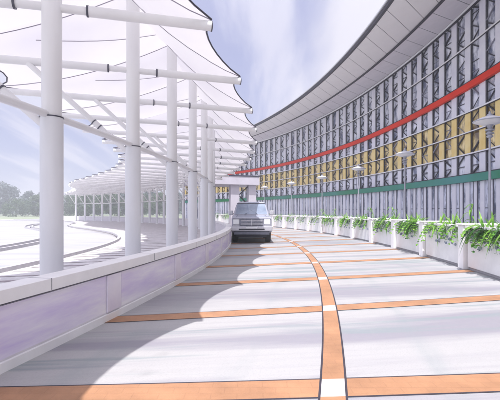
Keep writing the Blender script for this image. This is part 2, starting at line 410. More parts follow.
# ------------------------------------------------------------------ parapet wall on the left of the road
par = empty('parapet_wall', P(42.85, 5), 'long low curving white parapet with lavender panels along the left side of the road', 'wall')
T0, T1 = -26, 66
a = MB(); a.arc(42.76, 42.90, 0, 0.42, T0, T1, 'parapet'); a.build('wall_core', par)
a = MB(); a.arc(42.90, 42.925, 0.0, 0.062, T0, T1, 'coping'); a.build('plinth', par)
a = MB(); a.arc(42.74, 42.93, 0.430, 0.518, T0, T1, 'coping'); a.build('coping', par, bevel=0.006)
a = MB(); a.arc(42.765, 42.912, 0.42, 0.430, T0, T1, 'mullion'); a.build('shadow_joint', par)
pt = [-10.35+2.4*k for k in range(-6, 32)]
ph = math.degrees(0.125/42.9)
for t in pt:
    a = MB(); a.arc(42.7385, 42.9312, 0.435, 0.5187, t+1.2-0.004, t+1.2+0.004, 'mullion', n=1); a.build('coping_joint', par)
for t in pt:
    a = MB(); a.arc(42.9, 42.918, 0.077, 0.416, t-ph, t+ph, 'lavpost', n=2); a.build('post', par, bevel=0.006)
    if t+2.4 < T1:
        a = MB(); a.arc(42.9, 42.908, 0.080, 0.414, t+ph+0.025, t+2.4-ph-0.025, 'lavender', n=4); a.build('panel', par)

# ------------------------------------------------------------------ tent canopy over the left walkway
can = empty('tent_canopy', P(R_COL, 5), 'white tensile fabric canopy on round steel columns along the left walkway', 'canopy')
KS = list(range(-3, 29))
tk = lambda k: -10.35+2.4*k
Z_SL, Z_BM, Z_TOP = 1.92, 3.0, 4.02
def bp(k, r, z): return P(r, tk(k)+SK*(r-R_COL), z)
def tip_in_r(k):
    r = 39.5
    for _ in range(8): r = r_in(tk(k)+SK*(r-R_COL))
    return r
for k in KS:
    nseg = 24 if k < 6 else 12
    a = MB(); a.tube(P(R_COL, tk(k), Z_SL), P(R_COL, tk(k), Z_TOP), 0.092*H, 'steel', n=nseg)
    a.lathe(P(R_COL, tk(k), Z_TOP), [(0.092*H, 0), (0.075*H, 0.05), (0.0, 0.055)], 'steel', nseg)
    c = a.build('column', can, smooth=True)
    a = MB(); a.tube(P(R_COL, tk(k), 0.0), P(R_COL, tk(k), Z_SL), 0.106*H, 'sleeve', n=nseg)
    a.lathe(P(R_COL, tk(k), 0), [(0.15*H, 0), (0.15*H, 0.03), (0.12*H, 0.05), (0.107*H, 0.09)], 'sleeve', nseg)
    a.build('sleeve', c, smooth=True)
    a = MB(); a.tube(P(R_COL, tk(k), Z_SL-0.004), P(R_COL, tk(k), Z_SL+0.008), 0.110*H, 'collar', n=nseg); a.build('collar', c, smooth=True)
    ri = tip_in_r(k)
    a = MB()
    a.tube(bp(k, R_COL-0.30, Z_BM), bp(k, R_COL+0.30, Z_BM), 0.040*H, 'steel', n=nseg)
    a.tube(bp(k, R_COL+0.30, Z_BM), bp(k, R_TIP, Z_BM), 0.052*H, 'steel', n=nseg)
    a.tube(bp(k, ri, Z_BM), bp(k, R_COL-0.30, Z_BM), 0.052*H, 'steel', n=nseg)
    bm_ = a.build('beam', can, smooth=True)
    for r in (R_COL-0.30, R_COL+0.30):
        a = MB(); a.tube(bp(k, r-0.009, Z_BM), bp(k, r+0.009, Z_BM), 0.056*H, 'collar', n=nseg); a.build('flange', bm_, smooth=True)
    a = MB(); a.tube(bp(k, R_TIP-0.004, Z_BM), bp(k, R_TIP+0.008, Z_BM), 0.055*H, 'collar', n=nseg); a.build('end_cap', bm_, smooth=True)
    s0 = bp(k, R_COL-0.06, Z_SL-0.08); s1 = bp(k, R_COL-1.22, Z_BM-0.03)
    a = MB(); a.tube(s0, s1, 0.036*H, 'steel', n=nseg//2+4)
    st = a.build('strut', can, smooth=True)
    a = MB(); a.tube(s0.lerp(s1, 0.29), s0.lerp(s1, 0.36), 0.042*H, 'steel', n=nseg//2+4)
    for f in (0.29, 0.35): a.tube(s0.lerp(s1, f), s0.lerp(s1, f+0.01), 0.044*H, 'collar', n=nseg//2+4)
    a.build('knuckle', st, smooth=True)
a = MB(); a.path([P(R_COL, lerp(tk(KS[0]), tk(KS[-1]), i/124), Z_SL+0.02) for i in range(125)], 0.036*H, 'steel', 10)
a.build('tie_tube', can, smooth=True)

# fabric: a tent surface, ridge over the columns, scalloped free edges between the beam ends
NV, NU = 8, 20
def fab(k, v, u):
    """k bay, v 0..1 along bay, u 0 (inner edge) .. 1 (outer edge)"""
    bow = 4*v*(1-v)
    rO = R_TIP - 0.20*bow**0.8
    ria, rib = tip_in_r(k), tip_in_r(k+1)
    rI = lerp(ria, rib, v) + 0.42*bow**0.8
    ur = 0.66
    if u <= ur: r = lerp(rI, R_COL, u/ur); s = u/ur
    else: r = lerp(R_COL, rO, (u-ur)/(1-ur)); s = 1-(u-ur)/(1-ur)
    zr = 4.12 - 0.16*bow
    ze = Z_BM+0.075 + 0.05*bow
    z = ze + (zr-ze)*(0.35*s + 0.65*s**1.9) - 0.10*bow*s*(1-s)*4*0.5
    t = tk(k)+2.4*v + SK*(r-R_COL)
    return P(r, t, z)
vs = []; fs = []
rows = []
for k in KS[:-1]:
    for i in range(NV):
        rows.append((k, i/NV))
rows.append((KS[-2], 1.0))
for (k, v) in rows:
    for j in range(NU+1): vs.append(fab(k, v, j/NU))
for i in range(len(rows)-1):
    for j in range(NU):
        q = i*(NU+1)+j; fs.append((q, q+1, q+NU+2, q+NU+1))
a = MB(); a.add(vs, fs, 'fabric'); fabo = a.build('fabric_roof', can, smooth=True)
a = MB()
a.path([fab(k, v, 1.0) for k, v in rows], 0.011*H, 'seam', 6); a.path([fab(k, v, 0.0) for k, v in rows], 0.011*H, 'seam', 6)
a.build('edge_cable', fabo, smooth=True)
a = MB()
for k in KS[:-1]:
    a.path([fab(k, 0.0, j/NU)-Vector((0, 0, 0.012)) for j in range(NU+1)], 0.006*H, 'seamlight', 5)
    a.path([fab(k, 0.12+0.76*j/12, 0.30+0.62*j/12)-Vector((0, 0, 0.012)) for j in range(13)], 0.005*H, 'seamlight', 5)
a.build('seam', fabo, smooth=True)

# ------------------------------------------------------------------ terminal building
ter = empty('terminal_building', P(R_WALL+4, 15), 'tall curving terminal facade of pale fins with red, yellow and green bands', 'building')
TA, TB = -20.0, 47.0
z_sill = lambda t: 0.16
z_g0 = lambda t: 2.14
z_g1 = lambda t: 2.40+0.02*tt(t)
z_y0 = lambda t: 3.12+0.12*tt(t)
z_y1 = lambda t: 3.85+0.25*tt(t)
z_y2 = lambda t: 4.55+0.35*tt(t)
z_r0 = lambda t: 5.00+0.86*tt(t)
z_r1 = lambda t: 5.22+0.88*tt(t)
z_m = lambda t: 6.52+1.10*tt(t)
z_top = lambda t: 7.80+1.30*tt(t)
up = lambda f, d: (lambda t: f(t)+d)
storeys = [(z_sill, z_g0), (z_g1, z_y0), (z_y0, z_y1), (z_y1, z_y2), (z_y2, z_r0), (z_r1, z_m), (z_m, z_top)]
for q_, (z0, z1) in enumerate(storeys):
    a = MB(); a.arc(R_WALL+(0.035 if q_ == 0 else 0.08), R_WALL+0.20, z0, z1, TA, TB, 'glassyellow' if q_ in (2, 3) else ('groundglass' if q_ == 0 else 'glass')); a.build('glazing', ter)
a = MB(); a.arc(R_WALL+0.20, R_WALL+0.6, 0, z_top, TA, TB, 'mullion'); a.build('core_wall', ter)
a = MB(); a.arc(R_WALL-0.12, R_WALL+0.14, 0, z_sill, TA, TB, 'coping'); a.build('base_plinth', ter)
for f, h_ in ((z_y0, 0.05), (z_y1, 0.04), (z_y2, 0.05), (z_m, 0.05)):
    a = MB(); a.arc(R_WALL-0.07, R_WALL-0.02, up(f, -h_/2), up(f, h_/2), TA, TB, 'rail')
    a.arc(R_WALL-0.055, R_WALL-0.025, up(f, -h_/2-0.022), up(f, -h_/2-0.002), TA, TB, 'joint'); a.build('transom', ter)
for f in (lambda t: 1.15, lambda t: 2.72+0.06*tt(t)):
    a = MB(); a.arc(R_WALL+0.024, R_WALL+0.10, up(f, -0.014), up(f, 0.014), TA, TB, 'mullion'); a.build('glazing_bar', ter)
a = MB(); a.arc(R_WALL-0.14, R_WALL-0.015, z_g0, z_g1, TA, TB, 'green'); a.arc(R_WALL-0.148, R_WALL-0.03, up(z_g1, 0.002), up(z_g1, 0.03), TA, TB, 'joint'); a.build('green_band', ter)
a = MB(); a.arc(R_WALL-0.14, R_WALL-0.015, z_r0, z_r1, TA, TB, 'red'); a.arc(R_WALL-0.148, R_WALL-0.03, up(z_r1, 0.002), up(z_r1, 0.03), TA, TB, 'joint'); a.build('red_band', ter)
a = MB(); a.arc(R_WALL-0.16, R_WALL-0.145, lambda t: 2.18, lambda t: 2.235, TA, TB, 'rail'); 
PIT = 0.97
nf = int((TB-TA)/PIT)
fw = math.degrees(0.17/R_WALL); fg = math.degrees(0.12/R_WALL)
for i in range(nf+1):
    t = TA+i*PIT
    a = MB()
    for z0, z1, mt in ((z_sill, z_g0, 'fin'), (z_g1, z_y0, 'fin'), (z_y0, z_y2, 'finyellow'), (z_y2, z_r0, 'fin'), (z_r1, z_top, 'fin')):
        w_ = fg if z0 is z_sill else fw; a.arc(R_WALL-0.012, R_WALL+0.10, up(z0, 0.004), up(z1, -0.004), t-w_, t+w_, mt, n=1)
    a.build('facade_fin', ter)
    if i == nf: continue
    # narrower light panel of the ground storey, half way between the fins
    a = MB(); tm = t+PIT/2; a.arc(R_WALL+0.012, R_WALL+0.10, z_sill, z_g0, tm-0.10, tm+0.10, 'fin', n=1)
    for s in (-1, 1): a.arc(R_WALL+0.018, R_WALL+0.075, z_sill, z_g0, tm+s*0.135-0.024, tm+s*0.135+0.024, 'mullion', n=1)
    a.build('ground_mullion', ter)
    # steel lattice in the gap between two fins
    a = MB(); l0, l1 = t+fw+0.03, t+PIT-fw-0.03; rr = R_WALL+0.035; rnd = random.Random(i)
    for q in (l0, l1):
        a.tube(P(rr, q, z_g1(t)), P(rr, q, z_top(t)), 0.024*H, 'truss', n=4)  # dark chords of the lattice, drawn in as shadow lines beside the fins
    for z0, z1 in storeys[1:]:
        za, zc = z0(t), z1(t); np_ = max(2, int((zc-za)/0.33)); side = rnd.random() < 0.5
        for p in range(np_):
            pa, pb = lerp(za, zc, p/np_), lerp(za, zc, (p+1)/np_)
            e0, e1 = (l0, l1) if side else (l1, l0)
            side = not side
            if rnd.random() < 0.9:
                j = rnd.uniform(-0.06, 0.06)
                a.tube(P(rr, e0, pa+0.02), P(rr, e1, pb-0.02+j), rnd.uniform(0.015, 0.036)*H, 'truss' if rnd.random() < 0.8 else 'trussgrey', n=4)
            if rnd.random() < 0.5:
                a.tube(P(rr+0.02, e0, pb), P(rr+0.02, e1, pb), 0.016*H, 'truss' if rnd.random() < 0.6 else 'trussgrey', n=4)
    a.build('lattice_brace', ter)

# eave: two soffit strips with open joints, dark gutter edge, roof sheet above
zs0 = lambda t: 7.60
zs1 = lambda t: 7.76+0.36*tt(t)
def soffit(r0, r1, f0, f1, mt, name, sk_):
    a = MB(); t = TA-2; pj = math.degrees(1.0/48); g_ = math.degrees(0.014/48)
    while t < TB+2:
        def q(r, tq, dz): 
            z = lerp(f0(tq), f1(tq), (r-r0)/(r1-r0)); return P(r, tq+sk_*(r-r0), z+dz)
        for ta_, tb_, m_, dz in ((t+g_, t+pj-g_, mt, 0), (t-g_, t+g_, 'joint', 0.012)):
            vs = [q(r0, ta_, dz), q(r1, ta_, dz), q(r1, tb_, dz), q(r0, tb_, dz)]
            vs += [v+Vector((0, 0, 0.06)) for v in vs]
            a.hexa(vs, m_)
        t += pj
    return a.build(name, ter)
soffit(48.0, 49.98, zs0, zs1, 'soffit', 'outer_soffit', 1.5)
soffit(50.03, 52.3, up(zs1, 0.0), z_top, 'soffit2', 'inner_soffit', 1.1)
a = MB(); a.arc(49.97, 50.04, up(zs1, -0.02), up(zs1, 0.05), TA, TB, 'joint'); a.build('soffit_joint', ter)
a = MB(); a.arc(47.9, 47.995, lambda t: 7.58, lambda t: 7.70, TA-2, TB+2, 'joint')
a.arc(47.86, 47.995, lambda t: 7.71, lambda t: 7.76, TA-2, TB+2, 'roof'); a.build('gutter', ter)
a = MB(); a.arc(R_WALL-0.10, R_WALL+0.1, up(z_top, -0.10), up(z_top, 0.0), TA, TB, 'rail'); a.arc(R_WALL-0.11, R_WALL-0.02, up(z_top, -0.14), up(z_top, -0.105), TA, TB, 'joint'); a.build('head_rail', ter)
vs = []; fs = []
n = 90
for i in range(n+1):
    t = lerp(TA-2, TB+2, i/n)
    vs += [P(47.9, t, 7.77), P(52.3, t, z_top(t)+0.35), P(62, t, z_top(t)+1.6), P(75, t, z_top(t)+1.8), P(75, t, 0)]
for i in range(n):
    for j in range(4): q = i*5+j; fs.append((q, q+1, q+6, q+5))
a = MB(); a.add(vs, fs, 'roof'); a.build('roof', ter)
for t in (TA-0.1, TB+0.1):
    a = MB(); a.add([P(52.6, t, 0), P(74.9, t, 0), P(74.9, t, z_top(t)+1.75), P(62, t, z_top(t)+1.55), P(52.6, t, z_top(t)+0.3)], [(0, 1, 2, 3, 4)], 'fin'); a.build('end_wall', ter)

# ------------------------------------------------------------------ flat-topped portal over the road
por = empty('entrance_portal', P(45.3, 20.5), 'pale flat-topped portal spanning the road behind the truck', 'portal')
def slab(name, r0, r1, z0, z1, t0, t1, mt, bev=0.03, n=2):
    a = MB(); a.arc(r0, r1, z0, z1, t0, t1, mt, n=n); return a.build(name, por, bevel=bev)
slab('roof_slab', 42.3, 47.0, 2.85, 3.42, 20.0, 23.5, 'portal', n=4)
slab('roof_edge', 42.25, 47.04, 3.425, 3.50, 19.95, 23.55, 'mullion', n=4)
slab('pillar', 46.3, 46.85, 0, 2.848, 20.3, 20.9, 'portal')
slab('pillar', 45.0, 45.62, 0, 2.848, 20.3, 20.9, 'portal')
slab('pillar', 42.95, 43.3, 0, 2.848, 20.3, 20.9, 'portal')
for k_ in range(4):
    a = MB(); e_ = (45.63, 46.29) if k_ % 2 else (46.29, 45.63); a.tube(P(e_[0], 20.6, 0.35+0.6*k_), P(e_[1], 20.6, 0.95+0.6*k_), 0.04*H, 'truss', n=8); a.build('brace', por)

# ------------------------------------------------------------------ planters with plants along the right
ordw = ['nearest', 'second nearest', 'third nearest', 'fourth nearest', 'fifth nearest', 'sixth nearest', 'seventh nearest', 'eighth nearest',
        'ninth nearest', 'tenth nearest', 'eleventh nearest', 'twelfth nearest', 'thirteenth nearest', 'fourteenth nearest', 'fifteenth nearest',
        'sixteenth nearest', 'seventeenth nearest', 'eighteenth nearest', 'nineteenth nearest', 'twentieth nearest']
def planter(t, label):
    o = empty('planter_box', P(47.7, t+1.2), label, 'planter', 'white planter boxes along the right kerb')
    t1 = t+2.36; dp = math.degrees(0.11/47.5)
    zt = 0.72
    a = MB()
    a.arc(47.5, 47.58, 0.05, zt, t+2*dp+0.02, t1, 'planter', n=3)
    a.arc(48.0, 48.08, 0, zt, t+2*dp+0.02, t1, 'planter', n=3)
    a.arc(47.582, 47.998, 0, zt, t+2*dp+0.02, t+2*dp+0.12, 'planter', n=1); a.arc(47.582, 47.998, 0, zt, t1-0.1, t1, 'planter', n=1)
    a.arc(47.53, 47.578, 0, 0.048, t+2*dp+0.02, t1, 'kerb', n=3)
    a.build('trough', o, bevel=0.01)
    a = MB(); a.arc(47.46, 47.6, zt+0.002, zt+0.04, t+2*dp+0.03, t1, 'coping', n=3); a.build('rim', o, bevel=0.008)
    a = MB(); a.arc(47.584, 47.996, 0.5, 0.64, t+2*dp+0.14, t1-0.12, 'soil', n=3); a.build('soil', o)
    a = MB(); a.arc(47.44, 48.1, 0, 0.765, t, t+2*dp, 'coping', n=1); a.build('pier', o, bevel=0.012)
    a = MB(); a.arc(47.41, 48.13, 0.767, 0.80, t-0.03, t+2*dp+0.03, 'coping', n=1); a.build('pier_cap', o, bevel=0.008)
    return o

def ribbon(mb, p, d, L, wd, droop, mt, n=7, up_=0.5):
    """an arching leaf: starts along d (horizontal) rising, then droops"""
    d = Vector(d).normalized(); side = d.cross(Vector((0, 0, 1))).normalized()
    vs = []
    for i in range(n+1):
        f = i/n
        c = p + d*(L*(f*0.9-0.15*f*f)) + Vector((0, 0, L*(up_*f - droop*f*f)))
        w_ = wd*math.sin(math.pi*(0.08+0.92*f)**0.8)*0.5+0.001
        cup = Vector((0, 0, w_*0.5))
        vs += [c-side*w_+cup, c, c+side*w_+cup]
    fs = []
    for i in range(n):
        q = i*3; fs += [(q, q+1, q+4, q+3), (q+1, q+2, q+5, q+4)]
    mb.add(vs, fs, mt)
def frond(mb, p, d, L, droop, up_, mt, rnd, lw):
    d = Vector(d).normalized(); side = d.cross(Vector((0, 0, 1))).normalized()
    f_ = lambda f: p + d*(L*(f*0.9-0.15*f*f)) + Vector((0, 0, L*(up_*f - droop*f*f)))
    mb.path([f_(i/6) for i in range(7)], lambda q: 0.006*(1-0.6*q), mt, 4)
    m_ = 9
    for i in range(2, m_+1):
        c = f_(i/m_); tn = (f_(i/m_)-f_((i-1)/m_)).normalized()
        for s_ in (-1, 1):
            dr = (side*s_*rnd.uniform(0.7, 1.0)+tn*rnd.uniform(0.3, 0.8)+Vector((0, 0, rnd.uniform(-0.4, 0.2)))).normalized()
            l_ = lw*rnd.uniform(0.8, 1.25); w_ = l_*0.42; sd = dr.cross(Vector((rnd.uniform(-.3, .3), rnd.uniform(-.3, .3), 1))).normalized()
            ring = [c, c+dr*l_*0.3+sd*w_*0.8, c+dr*l_*0.65+sd*w_*0.75, c+dr*l_, c+dr*l_*0.65-sd*w_*0.75, c+dr*l_*0.3-sd*w_*0.8]
            mid = c+dr*l_*0.5-Vector((0, 0, w_*0.3))
            mb.add(ring+[mid], [(j, (j+1) % 6, 6) for j in range(6)], mt)
def plant(t, label, seed, n_leaf, tall):
    rnd = random.Random(seed*13+5); n_leaf = int(n_leaf*rnd.uniform(0.65, 1.2))
    o = empty('leafy_plant', P(47.75, t+1.25, 0.64), label, 'plant', 'arching green plants in the planters')
    inward = (P(46, t+1.2)-P(47, t+1.2)).normalized(); along = Vector((-inward.y, inward.x, 0))
    a = MB(); fl = MB()
    a1 = MB()
    for c in range(4):
        tc_ = t+0.45+1.6*(c+rnd.uniform(0.0, 1.0))/4; big = rnd.uniform(0.65, 1.25)
        base = P(rnd.uniform(47.60, 47.68), tc_, 0.68)
        for i in range(n_leaf//9):
            ang = rnd.gauss(0, 0.95)
            d = inward*math.cos(ang)+along*math.sin(ang)
            L = rnd.uniform(0.40, 0.85)
            ribbon(a if rnd.random() < 0.68 else a1, base+Vector((rnd.uniform(-.05, .05), rnd.uniform(-.1, .1), 0)), d, L, rnd.uniform(0.06, 0.12), rnd.uniform(0.9, 1.6), 'leaf', 8, rnd.uniform(0.5, 0.95))
        for i in range(n_leaf//8):
            ang = rnd.gauss(0, 0.9)
            frond(a if rnd.random() < 0.75 else a1, base+Vector((rnd.uniform(-.05, .05), rnd.uniform(-.1, .1), 0)), inward*math.cos(ang)+along*math.sin(ang), big*rnd.uniform(0.40, 0.75), rnd.uniform(0.9, 1.5), rnd.uniform(0.6, 1.0), 'leaf', rnd, rnd.uniform(0.07, 0.12))
        for i in range(n_leaf//10):
            ang = rnd.uniform(0, 6.28)
            ribbon(a, base, inward*math.cos(ang)+along*math.sin(ang), rnd.uniform(0.3, 0.6), 0.05, rnd.uniform(0.3, 0.7), 'leaf', 7, rnd.uniform(0.9, 1.5))
    if tall:
        base = P(47.8, t+rnd.uniform(0.6, 1.9), 0.64); lean = rnd.choice((-1, 1))
        pts = [base+along*(lean*0.35*f*f)+inward*(0.12*f)+Vector((0, 0, 1.15*f-0.35*f**3)) for f in [i/10 for i in range(11)]]
        a.path(pts, lambda f: 0.016*(1-0.6*f), 'leaf', 5)
        for f in range(3, 11):
            ribbon(a, pts[f], along*lean*rnd.choice((1, -0.4))+inward*rnd.uniform(-.5, .8), rnd.uniform(0.22, 0.4), 0.05, 0.9, 'leaf', 6, 0.4)
    for i in range(n_leaf//4):
        tc_ = t+0.4+rnd.uniform(0, 1.7)
        p = P(47.5, tc_, 0.64)+inward*rnd.uniform(0.02, 0.12)+Vector((0, 0, rnd.uniform(-0.40, -0.08)))
        for q in range(5):
            d = Vector((rnd.uniform(-1, 1), rnd.uniform(-1, 1), rnd.uniform(-0.6, 0.6)))
            s_ = rnd.uniform(0.018, 0.036); u = d.orthogonal().normalized()*s_; w_ = d.cross(u).normalized()*s_; pc = p+d*0.035
            if True: fl.add([pc-u-w_, pc+u-w_, pc+u+w_, pc-u+w_], [(0, 1, 2, 3)], 'flower')
    for i in range(n_leaf//6):
        tc_ = t+0.4+rnd.uniform(0, 1.7)
        p0 = P(47.6, tc_, 0.66); p1 = P(47.49, tc_, 0.765)+inward*0.09; p2 = p1+Vector((0, 0, -rnd.uniform(0.2, 0.5)))+along*rnd.uniform(-.1, .1)
        a1.path([p0, p0.lerp(p1, .6)+Vector((0, 0, .05)), p1, p1.lerp(p2, .5)+inward*.03, p2], 0.006, 'leafdark', 4)
    a.build('leaves', o, smooth=True)
    for i_, m_ in enumerate(a1.mats):
        if m_ == 'leaf': a1.mats[i_] = 'leafdark'
    a1.build('dark_leaves', o, smooth=True); fl.build('flowers', o)
    return o
NP = 17
for i in range(NP):
    t = -7.85+2.4*i
    base = 'white rendered planter box with pier, '
    where = 'at the right edge of the picture' if i == 0 else ('of the row along the road' if i < NP-1 else 'of the row, beside the portal')
    planter(t, '%s%s %s' % (base, ordw[i] if i < NP-1 else 'farthest', where))
    plant(t, 'arching green plant with blue-grey blooms in the %s planter %s' % (ordw[i] if i < NP-1 else 'farthest', 'at the right edge' if i == 0 else 'of the row'), 40+i,
          90 if i < 3 else (70 if i < 7 else 44), i in (1, 3, 4, 6, 7))
# a planter bay behind the viewer, so the row does not start in mid-air
planter(-7.85-2.4, 'white rendered planter box just outside the right edge, before the nearest one in view')
plant(-7.85-2.4, 'arching green plant in the planter just outside the right edge', 77, 70, False)

# ------------------------------------------------------------------ street lamps
lt = [(-3.85, 'largest and nearest lamp with white saucer head, at the right edge'),
      (1.75, 'second nearest saucer-headed lamp standing behind the third planter'),
      (6.9, 'third saucer-headed lamp along the row, before the middle of the facade'),
      (12.3, 'fourth saucer-headed lamp along the row, small before the yellow band'),
      (17.8, 'fifth saucer-headed lamp along the row, right of the truck'),
      (23.2, 'farthest saucer-headed lamp, tiny beside the portal')]
l0 = None
for i, (t, lab) in enumerate(lt):
    if l0 is None:
        b = Vector((0, 0, 0))
        l0 = empty('street_lamp', b, lab, 'lamp', 'saucer lamps behind the planters')
        hh = 2.86*H
        a = MB(); a.lathe(b, [(0.11, 0), (0.11, 0.05), (0.08, 0.09), (0.075, 0.5), (0.042, 0.6), (0.036, hh-0.62), (0.036, hh-0.55)], 'lampmetal'); a.build('pole', l0, smooth=True)
        a = MB(); prof = [(0.052, hh-0.56)]
        for z0, r in ((0.52, 0.10), (0.42, 0.12), (0.31, 0.14)):
            prof += [(0.06, hh-z0-0.03), (r, hh-z0), (r, hh-z0+0.035), (0.06, hh-z0+0.06)]
        prof += [(0.07, hh-0.2), (0.11, hh-0.12)]
        a.lathe(b, prof, 'lampmetal'); a.build('ribbed_neck', l0, smooth=True)
        a = MB(); a.lathe(b, [(0.0, hh-0.13), (0.2, hh-0.12), (0.38, hh-0.06), (0.49, hh-0.015), (0.495, hh+0.005), (0.46, hh+0.03), (0.32, hh+0.10), (0.17, hh+0.15), (0.10, hh+0.155), (0.0, hh+0.155)], 'lampwhite', 32); sa = a.build('saucer', l0, smooth=True)
        a = MB(); a.lathe(b, [(0.498, hh-0.02), (0.510, hh-0.01), (0.510, hh+0.008), (0.498, hh+0.018)], 'lampmetal', 32); a.build('saucer_rim', sa, smooth=True)
        a = MB(); a.lathe(b, [(0.10, hh+0.156), (0.09, hh+0.21), (0.04, hh+0.25), (0.035, hh+0.31), (0.0, hh+0.33)], 'lampmetal', 16); a.build('finial', l0, smooth=True)
        o = l0
    else:
        o = copy_tree(l0)
    o.location = P(48.55, t, 0.012); o['label'] = lab
    
# ------------------------------------------------------------------ truck
def rb(mb, x0, x1, y0, y1, z0, z1, mt): mb.box(x0, x1, y0, y1, z0, z1, mt)
tr = empty('pickup_truck', (0, 0, 0), 'lavender-grey pickup truck facing the viewer beside the parapet', 'truck')
W = 1.0    # half width; front at y=0, the truck runs back along +y
def prof_body(pts, half, mt, mb, inset=0.0):
    """side outline (y, z) extruded across x"""
    n = len(pts)
    vs = [(-half, y, z) for y, z in pts]+[(half, y, z) for y, z in pts]
    fs = [tuple(range(n)), tuple(range(2*n-1, n-1, -1))]+[(i, n+i, n+(i+1) % n, (i+1) % n) for i in range(n)]
    mb.add(vs, fs, mt)
def arch(yc, r, z0, n=8):
    return [(yc-r*math.cos(math.pi*i/n), z0+r*math.sin(math.pi*i/n)) for i in range(n+1)]
a = MB()
side = [(0.05, 0.52)]+arch(0.95, 0.47, 0.52)+arch(4.35, 0.47, 0.52)+[(5.6, 0.55), (5.6, 1.30), (3.55, 1.30), (3.5, 1.36), (1.55, 1.36), (1.0, 1.33), (0.18, 1.27), (0.03, 1.18)]
prof_body(side, W*0.975, 'body', a)
a.build('body', tr, bevel=0.05)
a = MB(); rb(a, -0.90, 0.90, 0.25, 5.4, 0.40, 0.50, 'undercar'); rb(a, -0.75, 0.75, 0.12, 0.3, 0.30, 0.5, 'undercar'); a.build('underbody', tr)
def frustum(mb, x0, y0, y1, z0, x1, ya, yb, z1, mt):
    mb.hexa([(-x0, y0, z0), (x0, y0, z0), (x0, y1, z0), (-x0, y1, z0), (-x1, ya, z1), (x1, ya, z1), (x1, yb, z1), (-x1, yb, z1)], mt)
a = MB(); frustum(a, 0.93, 1.45, 3.5, 1.34, 0.76, 2.1, 3.3, 1.99, 'body'); a.build('cab', tr, bevel=0.04)
a = MB(); frustum(a, 0.80, 2.02, 3.34, 1.985, 0.66, 2.2, 3.2, 2.06, 'body'); a.build('cab_roof', tr, bevel=0.03)
# windscreen: a slightly proud pane on the raked front
def quad_pane(mb, c, nrm, mt, th=0.012):
    nrm = Vector(nrm).normalized(); c = [Vector(p) for p in c]
    mb.hexa([p+nrm*0.004 for p in c]+[p+nrm*(0.004+th) for p in c], mt)
fy = lambda z: lerp(1.45, 2.1, (z-1.34)/0.65); fx = lambda z: lerp(0.93, 0.76, (z-1.34)/0.65); by_ = lambda z: lerp(3.5, 3.3, (z-1.34)/0.65)
a = MB(); quad_pane(a, [(-fx(1.40)+0.08, fy(1.40), 1.40), (fx(1.40)-0.08, fy(1.40), 1.40), (fx(1.93)-0.06, fy(1.93), 1.93), (-fx(1.93)+0.06, fy(1.93), 1.93)], (0, -0.65, 0.65), 'carglass'); a.build('windscreen', tr)
for s in (-1, 1):
    a = MB(); quad_pane(a, [(s*fx(1.42), fy(1.42)+0.16, 1.42), (s*fx(1.42), by_(1.42)-0.14, 1.42), (s*fx(1.9), by_(1.9)-0.12, 1.9), (s*fx(1.9), fy(1.9)+0.12, 1.9)], (s, 0, 0.26), 'carglass'); a.build('side_window', tr)
    a = MB(); rb(a, s*0.975 if s > 0 else -0.99, 0.99 if s > 0 else -0.975, 1.62, 2.72, 0.60, 1.28, 'body'); dr = a.build('door', tr, bevel=0.006)
    a = MB(); rb(a, 0.99 if s > 0 else -1.015, 1.015 if s > 0 else -0.99, 2.45, 2.62, 1.12, 1.16, 'chrome'); a.build('handle', dr)
    a = MB(); a.box(min(s*0.60, s*0.90), max(s*0.60, s*0.90), -0.005, 0.06, 0.93, 1.16, 'headlamp'); hl = a.build('headlight', tr, bevel=0.015)
    a = MB(); a.box(min(s*0.61, s*0.9), max(s*0.61, s*0.9), -0.008, 0.05, 0.855, 0.915, 'chrome'); a.build('indicator', tr, bevel=0.008)
    a = MB(); a.box(min(s*0.955, s*1.20), max(s*0.955, s*1.20), 1.62, 1.70, 1.36, 1.60, 'chrome'); mr = a.build('wing_mirror', tr, bevel=0.035)
    a = MB(); a.tube((s*0.92, 1.66, 1.42), (s*0.96, 1.66, 1.42), 0.02, 'undercar', n=8); a.build('mirror_arm', mr)
    for yc in (0.95, 4.35):
        xa, xb = (0.70, 0.97) if s > 0 else (-0.97, -0.70)
        a = MB()
        def ring(r, x): return [(x, yc+r*math.cos(2*math.pi*i/28), 0.43+r*math.sin(2*math.pi*i/28)) for i in range(28)]
        rs = [ring(0.24, xa), ring(0.41, xa+0.005), ring(0.43, xa+0.04), ring(0.43, xb-0.04), ring(0.41, xb-0.005), ring(0.24, xb)]
        vs = sum(rs, []); fs = []
        for k_ in range(6):
            for i in range(28): fs.append((k_*28+i, k_*28+(i+1) % 28, ((k_+1) % 6)*28+(i+1) % 28, ((k_+1) % 6)*28+i))
        a.add(vs, fs, 'tyre'); ty = a.build('wheel', tr, smooth=True)
        a = MB(); a.tube((xa+0.04, yc, 0.43), (xb-0.03, yc, 0.43), 0.245, 'chrome', n=28); a.build('rim', ty, smooth=True)
a = MB(); rb(a, -0.56, 0.56, -0.012, 0.06, 0.86, 1.17, 'grille'); gr = a.build('grille', tr, bevel=0.012)
a = MB()
for k_ in range(4): rb(a, -0.53, 0.53, -0.028, -0.013, 0.895+0.068*k_, 0.917+0.068*k_, 'chrome')
rb(a, -0.02, 0.02, -0.034, -0.0285, 0.87, 1.16, 'chrome'); a.build('grille_bar', gr)
a = MB(); rb(a, -1.0, 1.0, -0.16, 0.06, 0.60, 0.83, 'chrome'); bu = a.build('bumper', tr, bevel=0.04)
a = MB(); rb(a, -0.62, 0.62, -0.168, -0.161, 0.655, 0.715, 'undercar'); a.build('air_slot', bu)
a = MB(); rb(a, -0.86, 0.86, -0.06, 0.10, 0.42, 0.59, 'grille'); a.build('valance', tr, bevel=0.03)
